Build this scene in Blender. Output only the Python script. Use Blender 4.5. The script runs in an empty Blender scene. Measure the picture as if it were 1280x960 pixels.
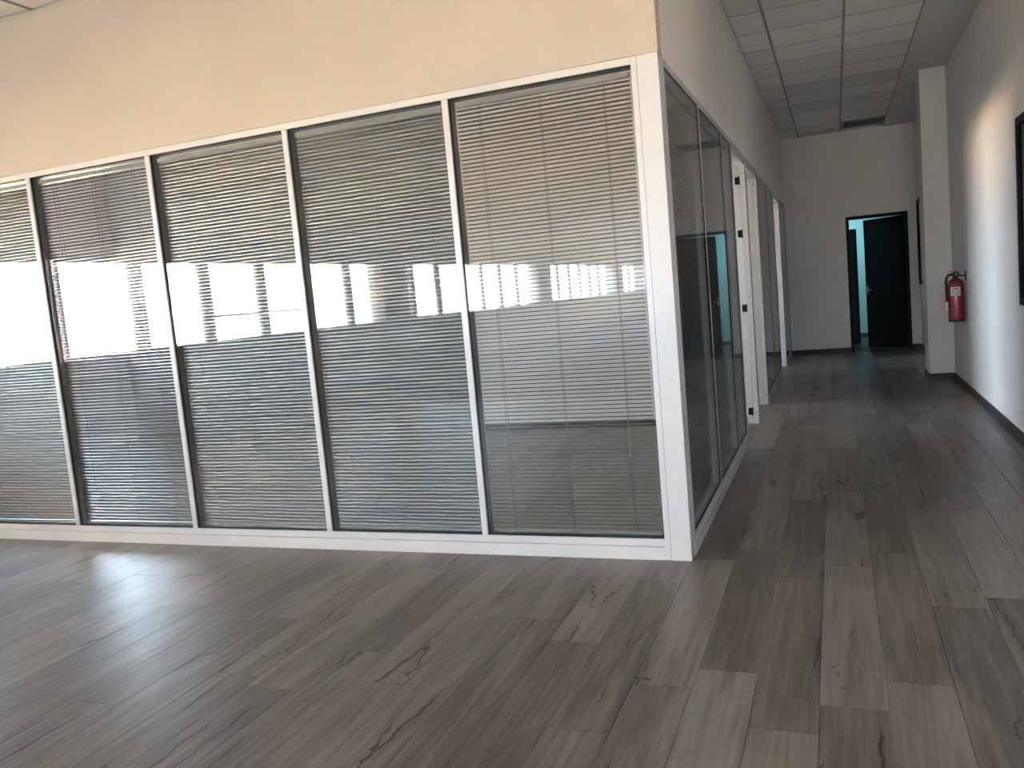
import bpy, bmesh, math, random
from mathutils import Vector, Matrix
random.seed(7)
S = bpy.context.scene
COL = S.collection

# ------------------------------------------------------------------ camera
CAM = Vector((0.7068, -3.938, 1.35))
RIGHT = Vector((0.92939, 0.35818, -0.08906)); UP = Vector((0.04480, 0.13002, 0.99050)); FWD = Vector((-0.36636, 0.92455, -0.10479))
FPX = 1043.06
cam = bpy.data.cameras.new('camera'); cam_o = bpy.data.objects.new('camera', cam); COL.objects.link(cam_o)
cam.sensor_width = 36.0; cam.lens = FPX / 1280 * 36.0; cam.clip_start = 0.05; cam.clip_end = 500
m = Matrix((RIGHT, UP, -FWD)).transposed().to_4x4(); m.translation = CAM
cam_o.matrix_world = m
S.camera = cam_o

# ------------------------------------------------------------------ world, sun, exposure
S.view_settings.view_transform = 'Standard'; S.view_settings.look = 'None'
S.view_settings.gamma = 1; S.view_settings.use_curve_mapping = False
S.view_settings.exposure = 4.43
S.cycles.max_bounces = 14; S.cycles.diffuse_bounces = 8; S.cycles.glossy_bounces = 6
S.cycles.transparent_max_bounces = 40; S.cycles.transmission_bounces = 4
S.cycles.sample_clamp_indirect = 2.0; S.cycles.caustics_reflective = True; S.cycles.caustics_refractive = False
W = bpy.data.worlds.new('World'); S.world = W; W.use_nodes = True
wn = W.node_tree.nodes; wl = W.node_tree.links; wn.clear()
tc = wn.new('ShaderNodeTexCoord'); sx = wn.new('ShaderNodeSeparateXYZ'); wr = wn.new('ShaderNodeValToRGB')
wr.color_ramp.elements[0].position = 0.0; wr.color_ramp.elements[0].color = (0.78, 0.88, 1.0, 1)
wr.color_ramp.elements[1].position = 0.55; wr.color_ramp.elements[1].color = (0.50, 0.68, 1.0, 1)
bg = wn.new('ShaderNodeBackground'); bg.inputs[1].default_value = 2.0
wo = wn.new('ShaderNodeOutputWorld')
wl.new(tc.outputs['Generated'], sx.inputs[0]); wl.new(sx.outputs['Z'], wr.inputs[0])
wl.new(wr.outputs[0], bg.inputs[0]); wl.new(bg.outputs[0], wo.inputs[0])
sun = bpy.data.lights.new('sun', 'SUN'); sun.energy = 13.5; sun.angle = math.radians(0.6); sun.color = (1.0, 0.82, 0.58)
sun_o = bpy.data.objects.new('sun', sun); COL.objects.link(sun_o)
sun_o.rotation_euler = Vector((-0.80, -0.30, -0.62)).to_track_quat('-Z', 'Y').to_euler()   # shines from the right, over the roof
# a light portal at the ribbon window: it emits nothing, it only guides the sky's own light
po = bpy.data.lights.new('sky_portal', 'AREA'); po.shape = 'RECTANGLE'; po.size = 43.0; po.size_y = 1.2
po.cycles.is_portal = True
po_o = bpy.data.objects.new('sky_portal', po); COL.objects.link(po_o)
po_o.location = (-7.72, -11.5, 1.64)
po_o.rotation_euler = Matrix((Vector((0, 1, 0)), Vector((0, 0, 1)), Vector((1, 0, 0)))).transposed().to_euler()
po_o.rotation_euler = Matrix((Vector((0, -1, 0)), Vector((0, 0, 1)), Vector((-1, 0, 0)))).transposed().to_euler()

# ------------------------------------------------------------------ materials
def mat(name, col, rough=0.5, spec=0.5, metal=0.0, coat=0.0):
    M = bpy.data.materials.new(name); M.use_nodes = True
    b = M.node_tree.nodes['Principled BSDF']
    b.inputs['Base Color'].default_value = (*col, 1); b.inputs['Roughness'].default_value = rough
    b.inputs['Specular IOR Level'].default_value = spec; b.inputs['Metallic'].default_value = metal
    b.inputs['Coat Weight'].default_value = coat; b.inputs['Coat Roughness'].default_value = 0.08
    return M
class N:
    def __init__(s, M): s.t = M.node_tree; s.b = s.t.nodes['Principled BSDF']
    def n(s, typ, **kw):
        x = s.t.nodes.new(typ)
        for k, v in kw.items(): setattr(x, k, v)
        return x
    def l(s, a, b): s.t.links.new(a, b)
    def math(s, op, a, b=None, c=None):
        x = s.n('ShaderNodeMath', operation=op)
        for i, q in enumerate((a, b, c)):
            if q is None: continue
            if isinstance(q, (int, float)): x.inputs[i].default_value = q
            else: s.l(q, x.inputs[i])
        return x.outputs[0]
    def noise(s, vec, scale=1, detail=4, rough=0.55, dist=0):
        x = s.n('ShaderNodeTexNoise'); s.l(vec, x.inputs['Vector'])
        x.inputs['Scale'].default_value = scale; x.inputs['Detail'].default_value = detail
        x.inputs['Roughness'].default_value = rough; x.inputs['Distortion'].default_value = dist
        return x.outputs['Fac']
    def smooth(s, v, lo, hi, a=0.0, b=1.0):
        x = s.n('ShaderNodeMapRange', interpolation_type='SMOOTHSTEP'); s.l(v, x.inputs[0])
        for i, q in enumerate((lo, hi, a, b)): x.inputs[1 + i].default_value = q
        return x.outputs[0]
    def mixc(s, f, a, b, mode='MIX'):
        x = s.n('ShaderNodeMix', data_type='RGBA', blend_type=mode)
        if isinstance(f, float): x.inputs[0].default_value = f
        else: s.l(f, x.inputs[0])
        for q, i in ((a, 6), (b, 7)):
            if isinstance(q, tuple): x.inputs[i].default_value = (*q, 1)
            else: s.l(q, x.inputs[i])
        return x.outputs[2]
    def bump(s, h, strength, dist=0.01):
        x = s.n('ShaderNodeBump'); s.l(h, x.inputs['Height']); x.inputs['Strength'].default_value = strength
        x.inputs['Distance'].default_value = dist; s.l(x.outputs[0], s.b.inputs['Normal'])
def plaster(name, col, rough=0.85):
    M = mat(name, col, rough, 0.3); g = N(M); p = g.n('ShaderNodeNewGeometry').outputs['Position']
    f = g.noise(p, 1.6, 4); c = g.mixc(g.smooth(f, 0.3, 0.7), tuple(x * 0.965 for x in col), col); g.l(c, g.b.inputs['Base Color'])
    g.bump(g.noise(p, 60, 3), 0.05, 0.004)
    return M
PLASTER = plaster('white_plaster', (0.80, 0.785, 0.76))
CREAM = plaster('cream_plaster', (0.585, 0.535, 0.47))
CEIL = plaster('ceiling_plaster', (0.74, 0.73, 0.71))
ALU = mat('white_lacquered_aluminium', (0.745, 0.75, 0.76), 0.22, 0.5, 0, 0.25)
g = N(ALU); p_ = g.n('ShaderNodeNewGeometry').outputs['Position']
g.l(g.smooth(g.noise(p_, 9, 3), 0.2, 0.8, 0.17, 0.22), g.b.inputs['Roughness'])
SLAT = mat('pale_grey_slat_enamel', (0.205, 0.206, 0.206), 0.33, 0.5, 0.72)
g = N(SLAT); r_ = g.n('ShaderNodeObjectInfo').outputs['Random']
g.l(g.mixc(r_, (0.19, 0.191, 0.191), (0.22, 0.221, 0.221)), g.b.inputs['Base Color'])
RAIL = mat('blind_rail_grey', (0.30, 0.31, 0.31), 0.35)
CORD = mat('grey_cord', (0.24, 0.235, 0.225), 0.8)
SPACER = mat('dark_grey_spacer', (0.12, 0.12, 0.115), 0.5, 0.3)
GASKET = mat('black_rubber', (0.015, 0.015, 0.015), 0.6)
BLACK = mat('black_painted_metal', (0.008, 0.009, 0.009), 0.55, 0.2)
DOORG = mat('very_dark_green_panel', (0.009, 0.014, 0.014), 0.5, 0.3)
STEEL = mat('brushed_steel', (0.7, 0.7, 0.7), 0.28, 0.5, 1.0)
RED = mat('red_extinguisher_enamel', (0.21, 0.009, 0.012), 0.3, 0.5, 0, 0.3)
WLABEL = mat('white_sticker', (0.72, 0.70, 0.68), 0.5)
GREYINK = mat('grey_ink', (0.20, 0.19, 0.20), 0.7)
SKIRT = mat('dark_grey_baseboard', (0.048, 0.045, 0.042), 0.45, 0.3)
SLABM = mat('concrete_slab', (0.3, 0.29, 0.28), 0.8)
TEAL = plaster('pale_teal_wall', (0.42, 0.60, 0.62))
EXT = plaster('beige_render', (0.62, 0.52, 0.40))
DARKGLASS = mat('dark_window_glass', (0.006, 0.007, 0.008), 0.06, 0.5)
LAMP = mat('lamp_diffuser', (0.9, 0.95, 1.0), 0.5)
LAMP.node_tree.nodes['Principled BSDF'].inputs['Emission Color'].default_value = (0.62, 0.93, 1.0, 1)
LAMP.node_tree.nodes['Principled BSDF'].inputs['Emission Strength'].default_value = 1.2
GROUND = mat('pale_dusty_yard', (0.62, 0.50, 0.36), 0.95, 0.1)
g = N(GROUND); p_ = g.n('ShaderNodeNewGeometry').outputs['Position']
g.l(g.mixc(g.noise(p_, 0.5, 6), (0.58, 0.44, 0.29), (0.70, 0.54, 0.36)), g.b.inputs['Base Color'])
# ceiling tile
TILE = mat('mineral_fibre_tile', (0.62, 0.60, 0.57), 0.9, 0.2); g = N(TILE); p_ = g.n('ShaderNodeNewGeometry').outputs['Position']
r_ = g.n('ShaderNodeObjectInfo').outputs['Random']
mp = g.n('ShaderNodeMapping'); g.l(p_, mp.inputs[0]); mp.inputs['Scale'].default_value = (1.2, 6, 1)
big = g.noise(mp.outputs[0], 1.0, 3); fine = g.noise(p_, 90, 3)
f = g.math('ADD', g.math('MULTIPLY', r_, 0.5), g.math('MULTIPLY', big, 0.6))
g.l(g.mixc(g.smooth(f, 0.2, 0.9), (0.72, 0.69, 0.66), (0.88, 0.855, 0.82)), g.b.inputs['Base Color']); g.bump(fine, 0.25, 0.003)
GRID = mat('ceiling_grid_bar', (0.30, 0.29, 0.28), 0.5)
GRIDC = mat('ceiling_cross_bar', (0.46, 0.45, 0.43), 0.5)
# glazing: clear glass whose reflection follows the angle, the rest passes straight through
def glass(name, tint, f0, rough=0.0):
    M = bpy.data.materials.new(name); M.use_nodes = True; t = M.node_tree; t.nodes.clear()
    out = t.nodes.new('ShaderNodeOutputMaterial'); mix = t.nodes.new('ShaderNodeMixShader')
    tr = t.nodes.new('ShaderNodeBsdfTransparent'); gl = t.nodes.new('ShaderNodeBsdfGlossy')
    tr.inputs[0].default_value = (*tint, 1); gl.inputs['Roughness'].default_value = rough
    ge = t.nodes.new('ShaderNodeNewGeometry'); dt = t.nodes.new('ShaderNodeVectorMath'); dt.operation = 'DOT_PRODUCT'
    t.links.new(ge.outputs['Incoming'], dt.inputs[0]); t.links.new(ge.outputs['Normal'], dt.inputs[1])
    def mm(op, a, b):
        x = t.nodes.new('ShaderNodeMath'); x.operation = op
        for i, q in enumerate((a, b)):
            if q is None: continue
            if isinstance(q, (int, float)): x.inputs[i].default_value = q
            else: t.links.new(q, x.inputs[i])
        return x.outputs[0]
    c = mm('ABSOLUTE', dt.outputs['Value'], None); p5 = mm('POWER', mm('SUBTRACT', 1.0, c), 5.0)
    fac = mm('ADD', mm('MULTIPLY', p5, 1 - f0), f0)
    t.links.new(fac, mix.inputs[0]); t.links.new(tr.outputs[0], mix.inputs[1]); t.links.new(gl.outputs[0], mix.inputs[2])
    t.links.new(mix.outputs[0], out.inputs[0])
    return M
GLASS = glass('clear_partition_glass', (0.975, 0.985, 0.98), 0.05)
WGLASS = glass('clear_window_glass', (0.97, 0.985, 0.985), 0.04)
# laminate planks
PLANK = mat('grey_oak_laminate', (0.2, 0.18, 0.17), 0.35, 0.5); g = N(PLANK)
pos = g.n('ShaderNodeNewGeometry').outputs['Position']; rnd0 = g.n('ShaderNodeObjectInfo').outputs['Random']
at = g.n('ShaderNodeAttribute'); at.attribute_name = 'tone'
rnd = g.math('FRACT', g.math('ADD', rnd0, at.outputs['Fac']))
off = g.n('ShaderNodeCombineXYZ'); g.l(g.math('MULTIPLY', rnd, 31.7), off.inputs[0]); g.l(g.math('MULTIPLY', rnd, 53.1), off.inputs[1]); g.l(g.math('MULTIPLY', rnd, 17.3), off.inputs[2])
def sc(vec, s):
    x = g.n('ShaderNodeVectorMath', operation='MULTIPLY'); g.l(vec, x.inputs[0]); x.inputs[1].default_value = s; return x.outputs[0]
va = g.n('ShaderNodeVectorMath', operation='ADD'); g.l(pos, va.inputs[0]); g.l(off.outputs[0], va.inputs[1]); V = va.outputs[0]
grain = g.noise(sc(V, (42, 2.2, 1)), 1, 6, 0.62, 0.5)
cloud = g.noise(sc(V, (7, 1.1, 1)), 1, 4, 0.5, 0.8)
ringn = g.noise(sc(V, (5.0, 0.75, 1)), 1, 2, 0.4, 0.3)
ring = g.math('ABSOLUTE', g.math('SUBTRACT', g.math('FRACT', g.math('MULTIPLY', ringn, 16)), 0.5))
wob = g.n('ShaderNodeTexNoise'); g.l(sc(V, (3, 2.2, 1)), wob.inputs['Vector']); wob.inputs['Detail'].default_value = 3
wv = g.n('ShaderNodeVectorMath', operation='MULTIPLY_ADD'); g.l(wob.outputs['Color'], wv.inputs[0]); wv.inputs[1].default_value = (0.32, 0.3, 0); g.l(sc(V, (7.5, 0.62, 0)), wv.inputs[2])
vor = g.n('ShaderNodeTexVoronoi', feature='DISTANCE_TO_EDGE', voronoi_dimensions='2D'); g.l(wv.outputs[0], vor.inputs['Vector']); vor.inputs['Scale'].default_value = 1.0
cl = vor.outputs['Distance']
cm = g.smooth(g.noise(sc(V, (3.4, 1.5, 1)), 1, 2, 0.5, 0), 0.53, 0.70)
crack = g.smooth(g.math('DIVIDE', cl, g.math('ADD', cm, 0.001)), 0.018, 0.06, 1, 0)
halo = g.math('MULTIPLY', g.smooth(cl, 0.0, 0.16, 1, 0), cm)
tone = g.math('ADD', g.math('ADD', g.math('MULTIPLY', grain, 0.72), g.math('MULTIPLY', cloud, 0.42)), g.math('MULTIPLY', rnd, 0.20))
base = g.mixc(g.smooth(tone, 0.40, 0.95), (0.085, 0.072, 0.064), (0.265, 0.235, 0.210))
base = g.mixc(g.math('MULTIPLY', g.smooth(ring, 0.40, 0.5), 0.14), base, (0.09, 0.078, 0.07))
base = g.mixc(g.math('MULTIPLY', halo, 0.45), base, (0.07, 0.058, 0.05))
base = g.mixc(g.math('MULTIPLY', crack, 0.9), base, (0.022, 0.018, 0.016))
g.l(base, g.b.inputs['Base Color'])
g.l(g.smooth(g.math('ADD', g.math('MULTIPLY', grain, 0.6), g.math('MULTIPLY', g.noise(pos, 2.2, 5, 0.6), 0.6)), 0.35, 0.85, 0.31, 0.42), g.b.inputs['Roughness'])
g.bump(g.math('SUBTRACT', grain, crack), 0.06, 0.002)

# ------------------------------------------------------------------ mesh helpers
class MB:
    def __init__(s): s.v = []; s.f = []
    def box(s, x0, x1, y0, y1, z0, z1):
        n = len(s.v)
        s.v += [(x0, y0, z0), (x1, y0, z0), (x1, y1, z0), (x0, y1, z0), (x0, y0, z1), (x1, y0, z1), (x1, y1, z1), (x0, y1, z1)]
        s.f += [tuple(n + i for i in q) for q in ((0, 3, 2, 1), (4, 5, 6, 7), (0, 1, 5, 4), (1, 2, 6, 5), (2, 3, 7, 6), (3, 0, 4, 7))]
        return s
    def tube(s, a, b, r, seg=12, r2=None):
        a = Vector(a); b = Vector(b); d = (b - a).normalized(); r2 = r if r2 is None else r2
        u = d.orthogonal().normalized(); w = d.cross(u); n = len(s.v)
        for p, rr in ((a, r), (b, r2)):
            for i in range(seg):
                t = 2 * math.pi * i / seg; s.v.append(tuple(p + (u * math.cos(t) + w * math.sin(t)) * rr))
        for i in range(seg):
            j = (i + 1) % seg; s.f.append((n + i, n + j, n + seg + j, n + seg + i))
        s.f.append(tuple(n + i for i in reversed(range(seg)))); s.f.append(tuple(n + seg + i for i in range(seg)))
        return s
    def path(s, pts, r, seg=8):
        pts = [Vector(p) for p in pts]; n = len(s.v); k = len(pts); up = None
        for i, p in enumerate(pts):
            d = (pts[min(i + 1, k - 1)] - pts[max(i - 1, 0)]).normalized()
            u = d.orthogonal().normalized() if up is None else (up - d * up.dot(d)).normalized()
            up = u; w = d.cross(u)
            for j in range(seg):
                t = 2 * math.pi * j / seg; s.v.append(tuple(p + (u * math.cos(t) + w * math.sin(t)) * r))
        for i in range(k - 1):
            for j in range(seg):
                q = (j + 1) % seg; s.f.append((n + i * seg + j, n + i * seg + q, n + (i + 1) * seg + q, n + (i + 1) * seg + j))
        s.f.append(tuple(n + j for j in reversed(range(seg)))); s.f.append(tuple(n + (k - 1) * seg + j for j in range(seg)))
        return s
    def lathe(s, prof, seg=28, c=(0, 0, 0)):
        n = len(s.v); k = len(prof)
        for r, z in prof:
            for i in range(seg):
                t = 2 * math.pi * i / seg; s.v.append((c[0] + r * math.cos(t), c[1] + r * math.sin(t), c[2] + z))
        for i in range(k - 1):
            for j in range(seg):
                q = (j + 1) % seg; s.f.append((n + i * seg + j, n + i * seg + q, n + (i + 1) * seg + q, n + (i + 1) * seg + j))
        s.f.append(tuple(n + j for j in reversed(range(seg)))); s.f.append(tuple(n + (k - 1) * seg + j for j in range(seg)))
        return s
    def mesh(s, name, M, smooth=False, bevel=0.0):
        me = bpy.data.meshes.new(name); me.from_pydata(s.v, [], s.f); me.update()
        if bevel:
            bm = bmesh.new(); bm.from_mesh(me)
            bmesh.ops.bevel(bm, geom=list(bm.edges), offset=bevel, segments=1, affect='EDGES', profile=0.5)
            bm.to_mesh(me); bm.free()
        me.materials.append(M)
        if smooth:
            me.polygons.foreach_set('use_smooth', [True] * len(me.polygons))
            me.set_sharp_from_angle(angle=math.radians(40))
        return me
def link(name, me, parent=None, loc=None, rot=None):
    o = bpy.data.objects.new(name, me); COL.objects.link(o)
    if parent is not None: o.parent = parent
    if loc is not None: o.location = loc
    if rot is not None: o.rotation_euler = rot
    return o
def obj(name, mb, M, parent=None, loc=None, rot=None, smooth=False, bevel=0.0):
    return link(name, mb.mesh(name, M, smooth, bevel), parent, loc, rot)
def box(name, b, M, parent=None, bevel=0.0):
    return obj(name, MB().box(*b), M, parent, bevel=bevel)
def struct(o): o['kind'] = 'structure'; return o
def thing(name, label, cat, loc=(0, 0, 0), rz=0.0, group=None):
    o = link(name, None, None, loc, (0, 0, rz)); o['label'] = label; o['category'] = cat
    if group: o['group'] = group
    return o

# ------------------------------------------------------------------ building dimensions
XL, XR, YB, YE, ZC, H = -7.4, 1.888, -33.0, 10.13, 3.38, 2.39

# ------------------------------------------------------------------ floor and planks
floor = struct(obj('floor', MB().box(XL - .3, XR + .3, -6.0, 13.2, -0.12, -0.009).box(XL - .3, XR + .3, YB - .3, -6.0, -0.12, 0.0), SLABM))
PW, PL = 0.2, 1.32
cells = []
ncol = int(math.ceil((XR - XL) / PW))
for k in range(ncol):
    x0 = XL + k * PW; x1 = min(x0 + PW, XR)
    y = -6.0 - random.random() * PL
    while y < YE:
        a, b = max(y, -6.0), min(y + PL, YE)
        if b - a > 0.03: cells.append((x0, x1, a, b))
        y += PL
def pix(P):
    d = Vector(P) - CAM; z = d.dot(FWD)
    return None if z < 0.2 else (640 + FPX * d.dot(RIGHT) / z, 480 - FPX * d.dot(UP) / z)
def score(c):
    x0, x1, y0, y1 = c
    if x1 < 0.02 and y1 > 0.02: return 0
    pts = [pix((x, y, 0)) for x in (x0, x1) for y in (y0, (y0 + y1) / 2, y1)]
    pts = [p for p in pts if p]
    ins = [p for p in pts if -60 < p[0] < 1340 and -60 < p[1] < 1020]
    if not ins: return 0
    ys = [min(max(p[1], 0), 960) for p in pts]; xs = [min(max(p[0], 0), 1280) for p in pts]
    return (max(xs) - min(xs) + 1) * (max(ys) - min(ys) + 1)
order = sorted(range(len(cells)), key=lambda i: -score(cells[i]))
single = set(i for i in order[:285] if score(cells[i]) > 60)
G = 0.0006
cache = {}
def plank_mesh(w, l):
    key = (round(w, 3), round(l, 3))
    if key not in cache:
        c = 0.0009; mb = MB(); hw, hl = w / 2 - G, l / 2 - G
        mb.v = [(-hw, -hl, -.008), (hw, -hl, -.008), (hw, hl, -.008), (-hw, hl, -.008),
                (-hw, -hl, -c), (hw, -hl, -c), (hw, hl, -c), (-hw, hl, -c),
                (-hw + c, -hl + c, 0), (hw - c, -hl + c, 0), (hw - c, hl - c, 0), (-hw + c, hl - c, 0)]
        mb.f = [(0, 3, 2, 1), (8, 9, 10, 11)] + [(i, (i + 1) % 4, 4 + (i + 1) % 4, 4 + i) for i in range(4)] + [(4 + i, 4 + (i + 1) % 4, 8 + (i + 1) % 4, 8 + i) for i in range(4)]
        cache[key] = mb.mesh('plank', PLANK)
    return cache[key]
rest = MB(); tones = []
for i, (x0, x1, y0, y1) in enumerate(cells):
    cx, cy = (x0 + x1) / 2, (y0 + y1) / 2
    if i in single:
        link('plank', plank_mesh(x1 - x0, y1 - y0), floor, (cx, cy, random.uniform(-2e-4, 0)))
    else:
        n = len(rest.v); rest.box(x0 + G, x1 - G, y0 + G, y1 - G, -.008, 0)
        tones += [random.random()] * 8
ro = obj('far_planks', rest, PLANK, floor); ro['kind'] = 'stuff'
a = ro.data.attributes.new('tone', 'FLOAT', 'POINT'); a.data.foreach_set('value', tones)

# ------------------------------------------------------------------ ceiling: slab, tiles, grid bars
ceiling = struct(box('ceiling', (XL - .3, XR + .3, YB - .3, YE + 3.1, ZC + .02, ZC + .2), CEIL))
def tile_field(xs, ys, skip=(), ZC=ZC):
    for i in range(len(xs) - 1):
        for j in range(len(ys) - 1):
            if (i, j) in skip: continue
            w, d = xs[i + 1] - xs[i] - .012, ys[j + 1] - ys[j] - .012
            key = ('t', round(w, 3), round(d, 3))
            if key not in cache: cache[key] = MB().box(-w / 2, w / 2, -d / 2, d / 2, 0, .014).mesh('tile', TILE, bevel=0.002)
            link('tile', cache[key], ceiling, ((xs[i] + xs[i + 1]) / 2, (ys[j] + ys[j + 1]) / 2, ZC + .004 + random.uniform(0, .0015)), (random.uniform(-.003, .003), random.uniform(-.003, .003), 0))
    for x in xs[1:]: box('runner', (x - .011, x + .011, ys[0], ys[-1], ZC - .001, ZC + .006), GRID, ceiling)
    for y in ys[1:-1]:
        for i in range(len(xs) - 1): box('cross_bar', (xs[i], xs[i + 1], y - .004, y + .004, ZC + .001, ZC + .005), GRIDC, ceiling)
cys = [-2.22 + .6 * k for k in range(21)] + [YE]
tile_field([0.0, .262, .862, 1.466], cys, skip=((2, 19),))
tile_field([-5.56 + .6 * k for k in range(10)], [-2.22, -1.62, -1.02, -.42, 0.0], ZC=ZC - .05)
struct(box('trim_1', (1.466, XR, YB, YE, ZC - .012, ZC + .02), CEIL))
struct(obj('trim_2', MB().box(XL, 1.466, YB, -2.22, ZC, ZC + .02).box(XL, -5.56, -2.22, 0, ZC, ZC + .02).box(-.16, 0, -2.22, 0, ZC, ZC + .02).box(XL, -.1, 0, YE, ZC, ZC + .02), CEIL))
# air diffuser in the corridor ceiling
vent = thing('ceiling_vent', 'square slotted air vent set in the corridor ceiling by the end wall', 'vent', (1.164, 9.48, ZC))
box('frame', (-.295, .295, -.295, -.255, -.012, .01), GRID, vent); box('frame', (-.295, .295, .255, .295, -.012, .01), GRID, vent)
box('frame', (-.295, -.255, -.255, .255, -.012, .01), GRID, vent); box('frame', (.255, .295, -.255, .255, -.012, .01), GRID, vent)
box('throat', (-.26, .26, -.26, .26, .014, .018), BLACK, vent)
for k in range(6):
    y = -.21 + .084 * k
    obj('louver', MB().box(-.255, .255, -.026, .026, -.002, .002), GRID, vent, (0, y, .002), (.55, 0, 0))

# ------------------------------------------------------------------ walls
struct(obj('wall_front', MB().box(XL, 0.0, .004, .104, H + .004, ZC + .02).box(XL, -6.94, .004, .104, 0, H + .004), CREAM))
struct(box('wall_corridor', (-.104, -.003, .104, YE, H + .004, ZC + .02), PLASTER))
struct(box('wall_right', (XR, XR + .25, YB - .3, YE + 3.1, 0, ZC + .02), PLASTER))
struct(box('wall_pillar', (1.633, XR, 6.357, 6.80, 0, ZC), PLASTER))
DL, DR, DT = .885, 1.752, 2.088
struct(obj('wall_end', MB().box(XL, DL, YE, YE + .15, 0, ZC + .02).box(DR, XR, YE, YE + .15, 0, ZC + .02).box(DL, DR, YE, YE + .15, DT, ZC + .02), PLASTER))
bx0, bx1, bz = -3.2, 1.6, 2.7                                 # unseen glazed opening behind the camera, added to brighten pillar and corridor
struct(obj('wall_back', MB().box(XL - .3, bx0, YB - .3, YB, 0, ZC + .02).box(bx1, XR + .3, YB - .3, YB, 0, ZC + .02).box(bx0, bx1, YB - .3, YB, bz, ZC + .02), PLASTER))
d2 = struct(link('fill_light_opening', None, None, ((bx0 + bx1) / 2, YB - .15, 0))); w = (bx1 - bx0) / 2
obj('door_frame', MB().box(-w, -w + .06, -.04, .04, 0, bz).box(w - .06, w, -.04, .04, 0, bz).box(-w + .06, w - .06, -.04, .04, bz - .06, bz).box(-.05, .05, -.04, .04, 0, bz - .06), ALU, d2)
for a, b in ((-w + .06, -.05), (.05, w - .06)): box('pane', (a, b, -.005, .005, .02, bz - .06), WGLASS, d2)
struct(box('wall_office_rear', (XL, -.1, 3.88, 3.985, 0, ZC), PLASTER))
struct(box('wall_office_far', (XL, -.1, 8.59, 8.69, 0, ZC), PLASTER))
struct(box('baseboard_office', (XL, -.1, 3.866, 3.88, 0, .055), SKIRT))
BH = .075
struct(box('baseboard_right', (XR - .014, XR, -6.0, 6.357, 0, BH), SKIRT, bevel=.002))
struct(box('baseboard_right_far', (XR - .014, XR, 6.80, YE, 0, BH), SKIRT, bevel=.002))
struct(obj('baseboard_pillar', MB().box(1.619, XR - .014, 6.343, 6.357, 0, BH).box(1.619, 1.633, 6.357, 6.80, 0, BH), SKIRT))
struct(obj('baseboard_end', MB().box(0.0, DL - .0, YE - .014, YE, 0, BH).box(DR, XR - .014, YE - .014, YE, 0, BH), SKIRT))
# left wall with the ribbon of windows
ZS, ZH = 1.05, 2.22
wl_ = struct(obj('wall_left', MB().box(XL - .3, XL, YB - .3, YE + .15, 0, ZS).box(XL - .3, XL, YB - .3, YE + .15, ZH, ZC + .02), PLASTER))
cols = [(-28.9 - .6, -28.9 + .6), (-19.8 - .65, -19.8 + .65), (-11.2, -10.2), (-2.1, -1.1), (7.0, 8.0)]
pm = MB().box(-.19, -.10, -.045, .045, 0, ZH - ZS).mesh('pier', PLASTER)
pm2 = MB().box(-.17, -.13, -.022, .022, 0, ZH - ZS).mesh('pier', PLASTER)
for a, b in cols: box('column', (XL - .3, XL + .02, a, b, ZS, ZH), PLASTER, wl_)
piers = [-3.03 - 1.235 * k + 1.235 * 10 for k in range(35)]
piers = [y for y in piers if YB + .2 < y < YE - .1 and not any(a - .12 < y < b + .12 for a, b in cols)]
for y in piers: link('pier', pm2 if -5 < y < -2.5 else pm, wl_, (XL, y, ZS))
edges = sorted([(y - .065, y + .065) for y in piers] + cols + [(YB - .3, YB), (YE, YE + .2)])
wi = 0; fcache = {}
for (a0, a1), (b0, b1) in zip(edges, edges[1:]):
    w = b0 - a1
    if w < .15: continue
    wi += 1; key = round(w, 3); h = ZH - ZS
    if key not in fcache:
        t = .035; f = MB().box(-.03, .03, -w / 2, w / 2, 0, t).box(-.03, .03, -w / 2, w / 2, h - t, h).box(-.03, .03, -w / 2, -w / 2 + t, t, h - t).box(-.03, .03, w / 2 - t, w / 2, t, h - t)
        fcache[key] = (f.mesh('window_frame', ALU), MB().box(-.004, .004, -w / 2 + t, w / 2 - t, t, h - t).mesh('pane', WGLASS))
    wo_ = struct(link('window_%d' % wi, None, None, (XL - .15, (a1 + b0) / 2, ZS)))
    link('window_frame', fcache[key][0], wo_); link('pane', fcache[key][1], wo_)
    if -8.0 < (a1 + b0) / 2 < -5.4:
        box('transom', (-.025, .025, -w / 2 + .035, w / 2 - .035, .37, .395), ALU, wo_)

# right wall windows, black framed
def dark_window(n, y0, y1, z0=.98, z1=2.222):
    w = struct(link('window_%d' % n, None, None, (XR, (y0 + y1) / 2, z0))); hw = (y1 - y0) / 2; h = z1 - z0; t = .05
    obj('window_frame', MB().box(-.022, .0, -hw, hw, 0, t).box(-.022, 0, -hw, hw, h - t, h).box(-.022, 0, -hw, -hw + t, t, h - t).box(-.022, 0, hw - t, hw, t, h - t), BLACK, w)
    box('pane', (-.008, 0, -hw + t, -.02, t, h - t), DARKGLASS, w); box('pane', (-.008, 0, .02, hw - t, t, h - t), DARKGLASS, w)
    box('mullion', (-.02, 0, -.02, .02, t, h - t), BLACK, w)
dark_window(wi + 1, 1.30, 2.655)
dark_window(wi + 2, 8.70, 10.04)

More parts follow.
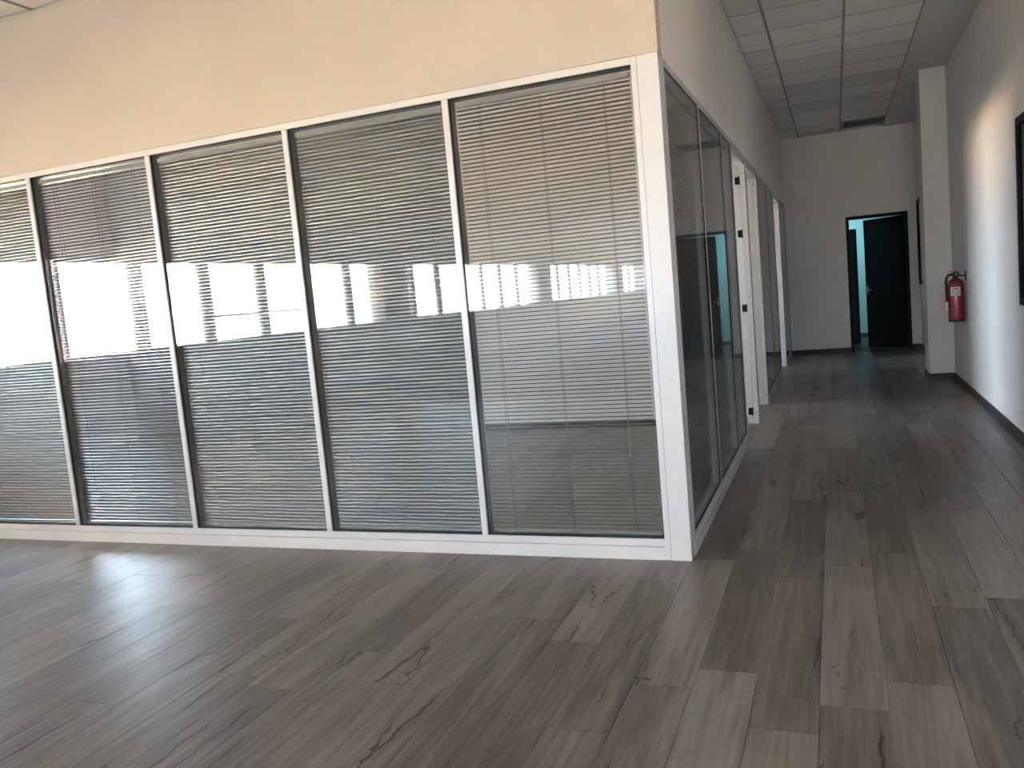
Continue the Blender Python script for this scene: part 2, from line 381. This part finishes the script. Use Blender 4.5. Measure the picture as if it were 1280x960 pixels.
# ------------------------------------------------------------------ glazed partition, front run
D = .10                                             # frame depth
MX = [-6.94, -5.962, -4.985, -4.008, -3.0285, -2.0545, -1.083]
def rect_frame(x0, x1, z0, z1, t, y0, y1):
    return MB().box(x0, x1, y0, y1, z0, z0 + t).box(x0, x1, y0, y1, z1 - t, z1).box(x0, x0 + t, y0, y1, z0 + t, z1 - t).box(x1 - t, x1, y0, y1, z0 + t, z1 - t)
ZB, ZT, MW = .105, H - .034, .017                   # top of base rail, underside of top rail, half mullion width
fp = thing('glazed_partition', 'long white aluminium framed glass partition facing the open floor', 'partition', (0, 0, 0))
box('top_rail', (-6.94, -.128, -.004, D, ZT, H), ALU, fp, bevel=.0015)
obj('base_rail', MB().box(-6.94, -.128, -.004, D, 0, .066).box(-6.94, -.128, 0, D, .068, ZB), ALU, fp)
box('corner_post', (-.098, 0, -.006, D, 0, H), ALU, fp, bevel=.002)
box('stile', (-.128, -.1, -.002, D, .0, H), ALU, fp, bevel=.001)
mm_ = MB().box(-MW, MW, 0, D, ZB, ZT).mesh('mullion', ALU, bevel=.0015)
for x in MX: link('mullion', mm_, fp, (x, 0, 0))
bays = []
for i, x in enumerate(MX):
    x0 = x + MW; x1 = (MX[i + 1] - MW) if i + 1 < len(MX) else -.128
    bays.append((x0, x1))
    pane = box('glass_pane', (x0 + .004, x1 - .004, .014, .020, ZB + .004, ZT - .004), GLASS, fp)
    box('inner_glass_pane', (x0 + .004, x1 - .004, .082, .088, ZB + .004, ZT - .004), GLASS, fp)
    obj('gasket', rect_frame(x0, x1, ZB, ZT, .004, .010, .024), GASKET, fp)
    obj('spacer', rect_frame(x0, x1, ZB, ZT, .0035, .026, .080), SPACER, fp)

# ------------------------------------------------------------------ glazed partition, corridor run (openings are door-less)
sp = thing('glazed_partition', 'white aluminium glass partition running along the corridor, with open doorways', 'partition', (0, 0, 0))
box('top_rail', (-D, 0, D, YE, ZT, H), ALU, sp, bevel=.0015)
def side_post(y0, y1, z1=ZT, nm='mullion'): return box(nm, (-D, 0, y0, y1, 0.0, z1), ALU, sp, bevel=.0015)
side_post(D, .135, nm='stile')
SY = [(.135, 1.170), (1.204, 2.215), (2.249, 2.79), (5.06, 6.27), (6.304, 7.44), (8.63, YE - .04)]
for y in (1.187, 2.232, 6.287): side_post(y - MW, y + MW)
box('door_jamb', (-D, 0, 2.79, 2.85, 0, ZT), ALU, sp)
box('door_jamb', (-D, 0, 7.44, 7.50, 0, ZT), ALU, sp)
box('stile', (-D, 0, YE - .04, YE, 0, ZT), ALU, sp)
def far_jamb(y0, y1, hinged):
    j = obj('door_jamb', MB().box(-.044, 0, y0 - .012, y1, 0, 2.305).box(-D, -.047, y0, y1, 0, 2.305), ALU, sp)
    if hinged:
        for z in (2.18, 1.715, 1.052, .111):
            obj('hinge', MB().box(-.088, -.056, y0 - .008, y0, z - .032, z + .032).tube((-.052, y0 - .008, z - .036), (-.052, y0 - .008, z + .036), .007, 8), BLACK, j)
    else: box('strike_plate', (-.092, -.062, y0 - .003, y0, .98, 1.14), STEEL, j)
    for z in (2.24, 1.15, .1): obj('screw', MB().tube((-.022, y0 - .0135, z), (-.022, y0 - .012, z), .006, 8), GASKET, j)
far_jamb(3.85, 3.988, True); far_jamb(4.99, 5.06, False); far_jamb(8.54, 8.63, False)
for a, b in ((2.85, 3.86), (3.988, 5.0), (7.50, 8.55)): box('door_head', (-D, 0, a, b, 2.305, ZT), ALU, sp)
for a, b in ((.10, 2.79), (5.06, 7.44), (8.63, YE)):
    obj('base_rail', MB().box(-D, .004, a, b, 0, .066).box(-D, 0, a, b, .068, ZB), ALU, sp)
def side_frame(y0, y1):
    return MB().box(-.012, -.001, y0, y1, ZB, ZB + .006).box(-.012, -.001, y0, y1, ZT - .006, ZT).box(-.012, -.001, y0, y0 + .006, ZB, ZT).box(-.012, -.001, y1 - .006, y1, ZB, ZT)
for y0, y1 in SY:
    box('glass_pane', (-.009, -.003, y0 + .004, y1 - .004, ZB + .004, ZT - .004), GLASS, sp)
    box('inner_glass_pane', (-.088, -.082, y0 + .004, y1 - .004, ZB + .004, ZT - .004), GLASS, sp)
    obj('gasket', side_frame(y0, y1), GASKET, sp)

# ------------------------------------------------------------------ venetian blinds between the panes
SW, PITCH = .025, .0203
def slat_verts(L):
    seg = 6; mb = MB(); t = .0005; R = .021
    top = []
    for i in range(seg + 1):
        u = (i / seg - .5) * SW; top.append((u, math.sqrt(R * R - u * u) - R + .0019))
    for x in (-L / 2, L / 2):
        for u, z in top: mb.v.append((x, u, z))
        for u, z in top: mb.v.append((x, u, z - t))
    n = seg + 1; m2 = 2 * n
    for i in range(seg):
        mb.f.append((i, m2 + i, m2 + i + 1, i + 1)); mb.f.append((n + i, n + i + 1, m2 + n + i + 1, m2 + n + i))
        mb.f.append((i, i + 1, n + i + 1, n + i)); mb.f.append((m2 + i, m2 + n + i, m2 + n + i + 1, m2 + i + 1))
    mb.f.append((0, n, m2 + n, m2)); mb.f.append((seg, m2 + seg, m2 + n + seg, n + seg))
    return mb
def blind(label, loc, rz, L, tilt, joined=False, z_bot=.122, z_top=2.315, skew=0.0):
    b = thing('venetian_blind', label, 'blind', loc, rz, 'venetian blinds in the glass partitions')
    obj('head_rail', MB().box(-L / 2, L / 2, -.013, .013, z_top - .002, z_top + .024), RAIL, b, bevel=.002)
    n = round((z_top - .016 - z_bot) / PITCH); pitch = (z_top - .016 - z_bot) / n
    src = slat_verts(L); me = None; jm = MB()
    for k in range(n):
        z = z_top - .016 - k * pitch; low = max(0, (k - (n - 9)) / 9)
        tl = tilt + random.gauss(0, .018); ry = random.gauss(0, .0006) + skew * low
        if joined:
            q = len(jm.v); c, s_ = math.cos(tl), math.sin(tl)
            jm.v += [(x, y * c - zz * s_, y * s_ + zz * c + z) for x, y, zz in src.v]
            jm.f += [tuple(q + i for i in f) for f in src.f]
        else:
            if me is None: me = src.mesh('slat', SLAT, smooth=True)
            link('slat', me, b, (0, 0, z), (tl, ry, 0))
    if joined:
        o = obj('slats', jm, SLAT, b, smooth=True); o['kind'] = 'stuff'
    zb = z_bot
    obj('bottom_rail', MB().box(-L / 2, L / 2, -.011, .011, -.009, .005), RAIL, b, (0, 0, zb), (0, skew, 0), bevel=.002)
    for f in (-.36, 0.0, .36):
        x = f * L; mb = MB()
        w = SW / 2 * math.cos(tilt) + .001
        mb.box(x - .0014, x + .0014, -w - .0008, -w, zb, z_top).box(x - .0014, x + .0014, w, w + .0008, zb, z_top)
        obj('ladder_cord', mb, CORD, b)
    return b
CLOSED = math.radians(64)
front = [('shut grey blind at the far left end of the front partition, beyond the photo edge', CLOSED, True, 0),
         ('shut grey blind two bays left of the first whole bay, just out of view', CLOSED, True, 0),
         ('grey venetian blind in the bay cut by the left edge of the photo', math.radians(68), False, -.002),
         ('grey venetian blind in the first whole bay from the left, above the floor glare', math.radians(34), False, -.002),
         ('tightly shut grey blind in the second whole bay, bottom rail askew', math.radians(69), False, .013),
         ('shut grey blind in the bay just left of the corner bay', math.radians(67), False, .004),
         ('open venetian blind with level slats in the corner bay, floor seen through', math.radians(-4), False, 0)]
for (x0, x1), (lab, tl, jn, sk) in zip(bays, front):
    blind(lab, ((x0 + x1) / 2, .051, 0), 0, x1 - x0 - .045, tl, jn, skew=sk)
side = [('venetian blind behind the first corridor pane beside the corner post', math.radians(58), False),
        ('venetian blind behind the second corridor pane from the corner post', math.radians(58), False),
        ('venetian blind behind the narrow corridor pane before the hinged doorway', math.radians(58), False),
        ('shut blind behind the corridor pane just past the second doorway', CLOSED, True),
        ('shut blind behind the corridor pane before the third doorway', CLOSED, True),
        ('shut blind behind the last corridor pane at the end wall', CLOSED, True)]
for (y0, y1), (lab, tl, jn) in zip(SY, side):
    blind(lab, (-.051, (y0 + y1) / 2, 0), math.pi / 2, y1 - y0 - .05, tl, jn)

# ------------------------------------------------------------------ end door (dark, ajar into the lit room)
door = struct(link('door_1', None, None, (DR, YE, 0)))
fr = .045
obj('door_frame', MB().box(DL - DR, DL - DR + fr, -.012, .16, 0, DT).box(-fr, 0, -.012, .16, 0, DT).box(DL - DR + fr, -fr, -.012, .16, DT - fr, DT), BLACK, door, bevel=.002)
lw, lh = DR - DL - 2 * fr - .006, DT - fr - .003
leaf = link('door_leaf', MB().box(-lw, 0, -.020, .020, .008, lh).mesh('door_leaf', DOORG, bevel=.002), door, (-fr - .003, .07, 0), (0, 0, math.radians(-46)))
obj('leaf_border', MB().box(-lw, -lw + .075, -.026, -.020, .008, lh).box(-.075, 0, -.026, -.020, .008, lh).box(-lw + .075, -.075, -.026, -.020, lh - .075, lh).box(-lw + .075, -.075, -.026, -.020, .008, .12), BLACK, leaf, bevel=.0015)
obj('handle', MB().box(-lw + .02, -lw + .05, -.032, -.026, .86, 1.0).tube((-lw + .035, -.03, .93), (-lw + .035, -.075, .93), .009, 10).tube((-lw + .03, -.075, .93), (-lw + .15, -.075, .93), .009, 10), STEEL, leaf)
# the room behind it
struct(obj('wall_washroom', MB().box(.25, .35, YE + .15, 13.1, 0, 2.7).box(.25, XR, 13.0, 13.1, 0, 2.7).box(.35, XR, YE + .15, 13.0, 2.6, 2.7), TEAL))
struct(box('trim_3', (.35, XR, YE, 13.0, -.009, 0), SKIRT))
struct(box('baseboard_washroom', (.35, XR, 12.986, 13.0, 0, BH), SKIRT))
cab = thing('inner_door', 'dark green inner door standing ajar in the lit room behind the end doorway', 'door', (.36, 11.5, 0), math.radians(0))
box('leaf', (0, .70, -.02, .02, .01, 1.95), DOORG, cab, bevel=.002)
obj('leaf_border', MB().box(0, .06, -.025, -.02, .01, 1.95).box(.64, .70, -.025, -.02, .01, 1.95).box(.06, .64, -.025, -.02, 1.89, 1.95).box(.06, .64, -.025, -.02, .01, .1), BLACK, cab)
lamp = thing('ceiling_lamp', 'round cool white lamp on the ceiling of the room behind the end door', 'lamp', (.55, 12.2, 2.6))
obj('base', MB().lathe([(.16, -.02), (.16, 0)], 24), STEEL, lamp); obj('diffuser', MB().lathe([(.02, -.075), (.1, -.065), (.14, -.04), (.15, -.02)], 24), LAMP, lamp, smooth=True)
ll = bpy.data.lights.new('lamp_light', 'AREA'); ll.shape = 'DISK'; ll.size = .28; ll.energy = .75; ll.color = (.60, .93, 1.0)
llo = bpy.data.objects.new('lamp_light', ll); COL.objects.link(llo); llo.parent = lamp; llo.location = (0, 0, -.09)

# ------------------------------------------------------------------ fire extinguisher
ex = thing('fire_extinguisher', 'red fire extinguisher with white label hanging on the white right wall', 'extinguisher', (1.794, 5.30, .722)); ex.scale = (.95, .95, .95)
obj('cylinder', MB().lathe([(.060, 0), (.070, .004), (.076, .014), (.077, .03), (.077, .36), (.073, .385), (.060, .41), (.040, .425), (.024, .432), (.022, .447)], 36), RED, ex, smooth=True)
obj('foot_ring', MB().lathe([(.070, -.012), (.073, -.012), (.074, .012), (.071, .012)], 32), GASKET, ex, smooth=True)
v_ = obj('valve', MB().lathe([(.024, .445), (.026, .452), (.026, .478), (.017, .485), (.017, .497)], 20).tube((0, 0, .472), (-.05, -.012, .472), .012, 12), BLACK, ex, smooth=True)
obj('gauge', MB().tube((0, -.022, .468), (0, -.038, .468), .015, 18), GREYINK, v_)
obj('lever', MB().box(-.052, .022, -.011, .011, .497, .503).box(-.052, -.044, -.011, .011, .503, .510), RED, ex, bevel=.001)
obj('carry_handle', MB().box(-.050, .03, -.012, .012, .462, .468).box(.02, .03, -.012, .012, .462, .497), BLACK, ex, bevel=.001)
obj('safety_pin', MB().path([(0.005, -.013, .49), (.005, -.03, .49), (-.004, -.036, .482), (.005, -.042, .474), (.013, -.036, .482), (.005, -.03, .49)], .0018, 6), STEEL, ex)
hose = [(-.05, -.012, .472), (-.068, -.016, .468), (-.082, -.02, .448), (-.090, -.022, .41), (-.089, -.02, .35), (-.088, -.016, .27), (-.087, -.012, .20)]
obj('hose', MB().path(hose, .011, 10), GASKET, ex, smooth=True)
obj('nozzle', MB().tube((-.087, -.012, .20), (-.085, -.010, .10), .012, 12, .017), WLABEL, ex, smooth=True)
def wrap(a0, a1, z0, z1, r, seg=10):
    mb = MB()
    for i in range(seg + 1):
        t = a0 + (a1 - a0) * i / seg
        for rr in (r, r + .0008):
            for z in (z0, z1): mb.v.append((rr * math.cos(t), rr * math.sin(t), z))
    for i in range(seg):
        q = 4 * i
        mb.f += [(q, q + 1, q + 5, q + 4), (q + 2, q + 6, q + 7, q + 3), (q + 1, q + 3, q + 7, q + 5), (q, q + 4, q + 6, q + 2)]
    e = 4 * seg; mb.f += [(0, 2, 3, 1), (e, e + 1, e + 3, e + 2)]
    return mb
A = math.radians
st = obj('sticker', wrap(A(226), A(296), .255, .345, .0773), WLABEL, ex, smooth=True)
for z0, z1, a0, a1 in ((.318, .334, 240, 282), (.296, .306, 234, 262), (.296, .306, 268, 290), (.278, .284, 234, 288), (.266, .271, 234, 280)):
    obj('printing', wrap(A(a0), A(a1), z0, z1, .0782), GREYINK, st)
obj('bracket', MB().box(.090, .098, -.02, .02, .40, .50).tube((.024, 0, .455), (.094, 0, .455), .006, 8).lathe([(.028, .447), (.028, .453), (.0225, .453)], 20), BLACK, ex)

# ------------------------------------------------------------------ outside: yard seen in the reflections, plus an unseen shading overhang
struct(obj('ground', MB().box(-60, XL - .3, -70, 50, -.35, -.2).box(XL - .3, 50, -90, YB - .3, -.35, -.2), GROUND))
struct(box('shade_blocker', (-13.6, XL - .3, -15.5, -.2, 2.85, 2.97), CEIL))  # unseen overhang, added to hold daylight back from the hall windows
yw = struct(link('wall_yard', None, None, (0, 0, 0)))
box('yard_wall', (-19.3, -19.0, -60, 40, -.25, .78), EXT, yw); box('coping', (-19.36, -18.94, -60, 40, .78, .85), PLASTER, yw)
